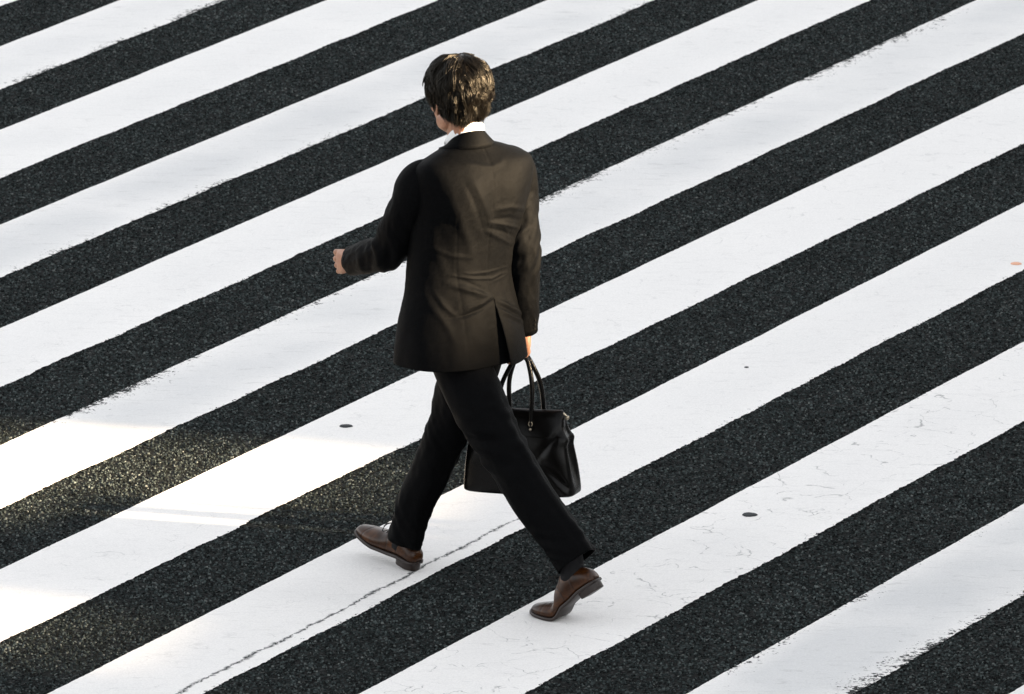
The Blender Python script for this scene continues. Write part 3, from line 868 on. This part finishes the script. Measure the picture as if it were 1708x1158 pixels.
leg([(-.04, -.04, .99, .105, .095), (-.036, -.046, .90, .096, .093), (-.012, -.068, .80, .093, .093), (.051, -.142, .665, .092, .088), (.140, -.220, .515, .080, .074), (.222, -.283, .39, .073, .069), (.302, -.335, .29, .072, .069), (.368, -.380, .198, .074, .070)], HD44, 5.2, 0)
trousers = mb.build('trousers', M['wool'], person)
sd = trousers.modifiers.new('cloth', 'SOLIDIFY'); sd.thickness = .003; sd.offset = -1

# ---- shoes
def shoe(origin, fwd, pitch, bend, mirror=1):
    """origin: ground point under the heel's back edge (front shoe) in world; local x forward, y left, z up"""
    f = unit(fwd); l = np.cross(UP, f)
    BALL = .215
    def place(P):
        P = np.array(P, float).reshape(-1, 3).copy()
        if bend:                        # heel raised: everything behind the ball rotates up about it
            x = P[:, 0] - BALL; k = np.clip(-x / .07, 0, 1); k = k * k * (3 - 2 * k)
            a = bend * k
            xb, zb = x, P[:, 2] - .004
            # rotate about the ball axis
            P[:, 0] = BALL + np.cos(a) * xb + np.sin(a) * zb
            P[:, 2] = .004 + np.where(x < 0, -np.sin(a) * xb + np.cos(a) * zb, zb)
            # toe spring
        c, s_ = math.cos(pitch), math.sin(pitch)
        X = P[:, 0] * c - P[:, 2] * s_ * 1.0; Z = P[:, 0] * s_ + P[:, 2] * c
        return np.asarray(origin) + np.outer(X, f) + np.outer(P[:, 1] * mirror, l) + np.outer(Z, UP)
    ST = [  # x, half width, top, inner offset
        (.002, .020, .060, 0), (.012, .030, .074, 0), (.04, .034, .096, 0), (.075, .036, .112, 0), (.105, .0365, .108, .001), (.130, .039, .090, .002), (.160, .044, .073, .004), (.190, .048, .064, .005),
        (.220, .0475, .056, .005), (.250, .042, .049, .004), (.275, .033, .042, .002), (.292, .021, .035, 0), (.299, .008, .024, 0)]
    Sg = spline([(x, 0, 0, w, h, o) for x, w, h, o in ST], 90)
    n = 48; t = np.linspace(0, 2*np.pi, n, endpoint=False)
    SE = []
    base = lambda x: np.interp(x, [0, .07, .11, .19, .25, .30], [.030, .028, .020, .011, .012, .017])
    G = []
    for q in Sg:
        x, w, h, o = q[0], q[3], q[4], q[5]; b = base(x)
        cy = sgnpow(np.cos(t), .80) * w + o
        s_ = np.sin(t)
        zz_ = np.where(s_ > 0, b + (h - b) * (.30 + .70 * np.abs(s_) ** .8), b + (h - b) * .30 * (1 - np.abs(s_) ** .45))
        # narrower over the instep
        cy = np.where(s_ > 0, (cy - o) * (1 - .30 * np.clip(s_, 0, 1) ** 2) + o, cy)
        # stitched seams: toe cap, vamp wing, heel counter
        g = 0
        for xs, sk in ((.232, .012), (.150, -.025), (.055, .02)):
            g = g + np.exp(-((x - (xs + sk * np.abs(np.cos(t)) ** 1.5)) / .0022) ** 2)
        sc = 1 - .035 * g
        # flexing wrinkles across the vamp
        if bend: sc = sc - .035 * math.exp(-((x - .205) / .022) ** 2) * (np.sin(x * 560) * .5 + .5) * np.clip(s_, 0, 1)
        zm = b + (h - b) * .35
        SE.append(g * np.ones(n) + (.55 if x > .25 else 0) * (x - .25) / .05 + .8 * np.exp(-((zz_ - b) / .006) ** 2))
        G.append(np.stack([np.full(n, x), (cy - o) * sc + o, zm + (zz_ - zm) * sc], 1))
    G = np.array(G)
    mb = MB(); mb.grid(place(G).reshape(G.shape), cap0=True, cap1=True)
    up = mb.build('shoe', M['leather'], person)
    at = up.data.attributes.new('seam', 'FLOAT', 'POINT')
    sv = np.clip(np.concatenate([np.array(SE).ravel(), [0, .5]]), 0, 1); at.data.foreach_set('value', sv[:len(up.data.vertices)])
    # welt and sole
    xs = np.linspace(0, 1, 60); pts = []
    X = spline([(x, 0, 0, w + .003, o) for x, w, h, o in ST], 60)
    ol = [(q[0] + (.004 if i > 50 else -.001 if i < 4 else 0), q[3] + q[4]) for i, q in enumerate(X)] + [(q[0] + (.004 if 59 - i > 50 else -.001 if 59 - i < 4 else 0), -q[3] + q[4]) for i, q in enumerate(X[::-1])]
    ol = np.array(ol); rows = []
    for dz, sc in ((-.006, .0), (-.006, .97), (-.005, 1), (.0005, 1), (.0025, .97), (.0025, .6)):
        cx = np.array([.15, .003])
        z = np.array([base(p[0]) for p in ol]) + dz
        if dz < 0: z = z - .002
        xy = cx + (ol - cx) * (sc if sc > .9 else 1) 
        if sc <= .9: xy = np.stack([ol[:, 0], .003 + (ol[:, 1] - .003) * sc], 1)
        rows.append(np.stack([xy[:, 0], xy[:, 1], z], 1))
    G = np.array(rows); mb = MB(); mb.grid(place(G).reshape(G.shape))
    mb.build('sole', M['sole'], up)
    # heel block
    a = np.linspace(math.pi / 2, 3 * math.pi / 2, 18)
    hl = [(.040 + .041 * math.cos(q), .0345 * math.sin(q)) for q in a] + [(.066, -.034), (.074, -.030), (.074, 0), (.074, .030), (.066, .034)]
    hl = np.array(hl); rows = []
    for z, sc in ((.000, .2), (.000, .965), (.002, .985), (.022, 1.0), (.0245, 1.0)):
        c0 = np.array([.038, 0]); P = c0 + (hl - c0) * sc
        rows.append(np.stack([P[:, 0], P[:, 1], np.full(len(P), z)], 1))
    G = np.array(rows); mb = MB(); mb.grid(place(G).reshape(G.shape), cap0=True, cap1=True)
    mb.build('heel', M['sole'], up)
    # facing laces: four rungs and a bow
    mb = MB()
    def lace(pts, r=.0014):
        P = place(pts); mb.grid(tube([(*p, r, r) for p in P], (0, 0, 1), 6, 24), cap0=True, cap1=True)
    for x in (.118, .130, .142, .154):
        h = np.interp(x, Sg[:, 0], Sg[:, 4])
        lace([(x, .016, h - .006), (x, .008, h + .0005), (x, -.008, h + .0005), (x, -.016, h - .006)], .0018)
    h = .103
    lace([(.122, .0, h), (.136, .014, h + .014), (.152, .030, h + .006), (.160, .040, h - .016), (.146, .034, h - .012), (.128, .012, h + .003), (.122, 0, h)])
    lace([(.122, .0, h), (.132, -.014, h + .014), (.146, -.030, h + .004), (.150, -.038, h - .018), (.138, -.028, h - .012), (.124, -.010, h + .002), (.122, 0, h)])
    lace([(.122, 0, h), (.140, .006, h + .014), (.160, .012, h + .022), (.172, .016, h + .020)])
    lace([(.122, 0, h), (.138, -.008, h + .010), (.156, -.016, h + .002), (.166, -.02, h - .012)])
    mb.build('lace', M['lace'], up)
    return up, place
ZP = LIFT + .0005
FWR = unit(V3(-.66, .75, 0))
shoe(V3(-.151, .205, ZP), FWR, R(13), 0, -1)
FWL = unit(V3(-.86, .51, 0))
BALLP = V3(.300, -.345, 0)
shoe(BALLP - FWL * .215 + V3(0, 0, ZP - .003), FWL, 0, R(37), 1)
# socks
mb = MB()
mb.grid(tube([(-.165, .225, .20, .042, .040), (-.188, .243, .13, .040, .038), (-.202, .258, .07, .036, .034)], HD44, 20, 12), cap0=True, cap1=True)
mb.build('sock', M['sock'], person)
mb = MB()
mb.grid(tube([(.335, -.362, .26, .042, .040), (.352, -.376, .20, .040, .038), (.350, -.374, .14, .036, .034)], HD44, 20, 12), cap0=True, cap1=True)
mb.build('sock', M['sock'], person)

# ================================================================== the bag in his right hand
BC = V3(.196, .125, .296)
bag = empty('handbag', tuple(BC)); tag(bag, 'black glossy leather briefcase bag hanging from the man\'s right hand', 'bag')
BA = unit(V3(-.93, .37, -.035)); BN = unit(np.cross(BA, UP)); BN = BN if BN[1] < 0 else -BN; BU = np.cross(BN, BA); BU = BU if BU[2] > 0 else -BU
def bg_(a, n, u): return BA * a + BN * n + BU * u          # relative to the bag's base
rows = []
for (u, L, T_, ex) in [(.000, .170, .050, 5), (.003, .188, .060, 5), (.012, .193, .064, 5), (.05, .191, .064, 5), (.12, .183, .060, 5), (.19, .172, .050, 4.5), (.235, .164, .038, 4), (.262, .160, .026, 3.5), (.276, .155, .015, 3), (.281, .150, .009, 3)]:
    rows.append((0, 0, u, L, T_, ex))
Sg = spline(rows, 110); n = 220; t = np.linspace(0, 2*np.pi, n, endpoint=False); G = []
for q in Sg:
    c, s_ = sgnpow(np.cos(t), 2/q[5]), sgnpow(np.sin(t), 2/q[5])
    a_, n_ = c * q[3], s_ * q[4]
    # end gussets fold inward, the sides sag
    k = math.sin(np.clip((q[2] - .02) / .26, 0, 1) * math.pi)
    gus = .016 * k * np.exp(-(n_ / .022) ** 2) * (np.abs(c) > .85)
    a_ = a_ - np.sign(c) * gus
    a_ = a_ - .010 * (np.sign(c) < 0) * math.exp(-((q[2] - .19) / .018) ** 2) * (np.abs(c) > .8)
    P = []
    for aa, nn in zip(a_, n_):
        w = .003 * k * fbm((aa * 6, q[2] * 8, nn * 9), 2) * np.sign(nn)
        d1 = -.006 * math.exp(-(((aa + .115) * .8 + (q[2] - .175) * .6) / .012) ** 2 - ((q[2] - .17) / .06) ** 2) * (nn > 0)
        d2 = -.007 * math.exp(-(((aa + .15) * .7 - (q[2] - .06) * .7) / .012) ** 2 - ((q[2] - .06) / .05) ** 2) * (nn > 0)
        P.append(bg_(aa, nn + w + d1 + d2, q[2] - .006 * math.sin(math.pi * np.clip((aa + .2) / .4, 0, 1)) * (q[2] > .2) * 1.0))
    G.append(P)
mb = MB(); mb.grid(np.array(G), cap0=True, cap1=True)
shell = mb.build('shell', M['bag'], bag)
GRIP = V3(.192, .118, .758) - BC
for (nn, offa, u0) in ((.040, .006, .250), (-.032, -.012, .262)):
    mb = MB()
    g = GRIP + BN * np.sign(nn) * .009
    A0, A1 = bg_(.060 + offa, nn, u0), bg_(-.060 + offa, nn, u0)
    top = g
    hh = lambda p, q, w: p * (1 - w) + q * w
    path = [A0 - BU * .03, A0, hh(A0, top + BA * .034, .45) + BU * .01 + BA * .006, top + BA * .026 - BU * .022, top + BA * .010 - BU * .003, top - BA * .010 - BU * .003, top - BA * .026 - BU * .022, hh(A1, top - BA * .034, .45) + BU * .01 - BA * .006, A1, A1 - BU * .03]
    mb.grid(tube([(*p, .0078, .0078) for p in path], BN, 12, 80), cap0=True, cap1=True)
    h_ = mb.build('handle', M['bag'], bag)
    for A in (A0, A1):
        mb = MB(); tt = np.linspace(0, 2*np.pi, 17)[:-1]
        ringp = [A - BU * .010 + BA * .0065 * math.cos(q) + BU * .0075 * math.sin(q) + BN * .006 * np.sign(nn) for q in tt] 
        ringp.append(ringp[0]); mb.grid(tube([(*p, 0.0015, .0015) for p in ringp], BN, 8, 40))
        mb.build('ring', M['brass'], h_)
        mb = MB(); mb.grid(ellipsoid(A - BU * .028 + BN * np.sign(nn) * .009, (.0045, .0045, .0045), None, 12, 8), cap0=True, cap1=True)
        mb.build('rivet', M['brass'], h_)
# zip along the top with a hanging pull tab at the rear end
mb = MB(); mb.grid(tube([(*bg_(a, 0, .2815 - .006 * math.sin(math.pi * (a + .2) / .4)), .0045, .0022) for a in np.linspace(-.148, .138, 8)], BN, 8, 60), cap0=True, cap1=True)
mb.build('zip', M['sole'], bag)
mb = MB()
p0 = bg_(-.146, 0, .278)
for (a, n, u, sa, sn, su) in ((-.010, .002, -.010, .011, .004, .0035), (-.019, .002, -.022, .0065, .007, .009)):
    q = p0 + BA * a + BN * n + BU * u
    mb.grid(ellipsoid(q, (sa, sn, su), np.stack([unit(BA + BU * .9), BN, unit(BU - BA * .9)], 1), 16, 10), cap0=True, cap1=True)
mb.build('zip_pull', M['brass'], bag)

# ------------------------------------------------------------------ small marks on the paint
def gpt(px, py):   # calibrated ground points measured once from the survey of the crossing
    return px, py
blob('gum_spot', -.421, 2.088, .023, M['gum'], 'flattened dark gum spot on the white stripe left of the jacket hem', 'gum spot', 'dark gum spots')
blob('gum_spot', .960, .904, .026, M['gum'], 'flattened dark gum spot on the white stripe right of the rear shoe', 'gum spot', 'dark gum spots')
blob('gum_spot', 1.009, 2.931, .008, M['gum'], 'tiny dark fleck on the white stripe to the right of the bag', 'gum spot', 'dark gum spots')
blob('paint_blot', 2.085, 4.549, .022, M['orange'], 'small orange blot on the white stripe at the right edge', 'blot')
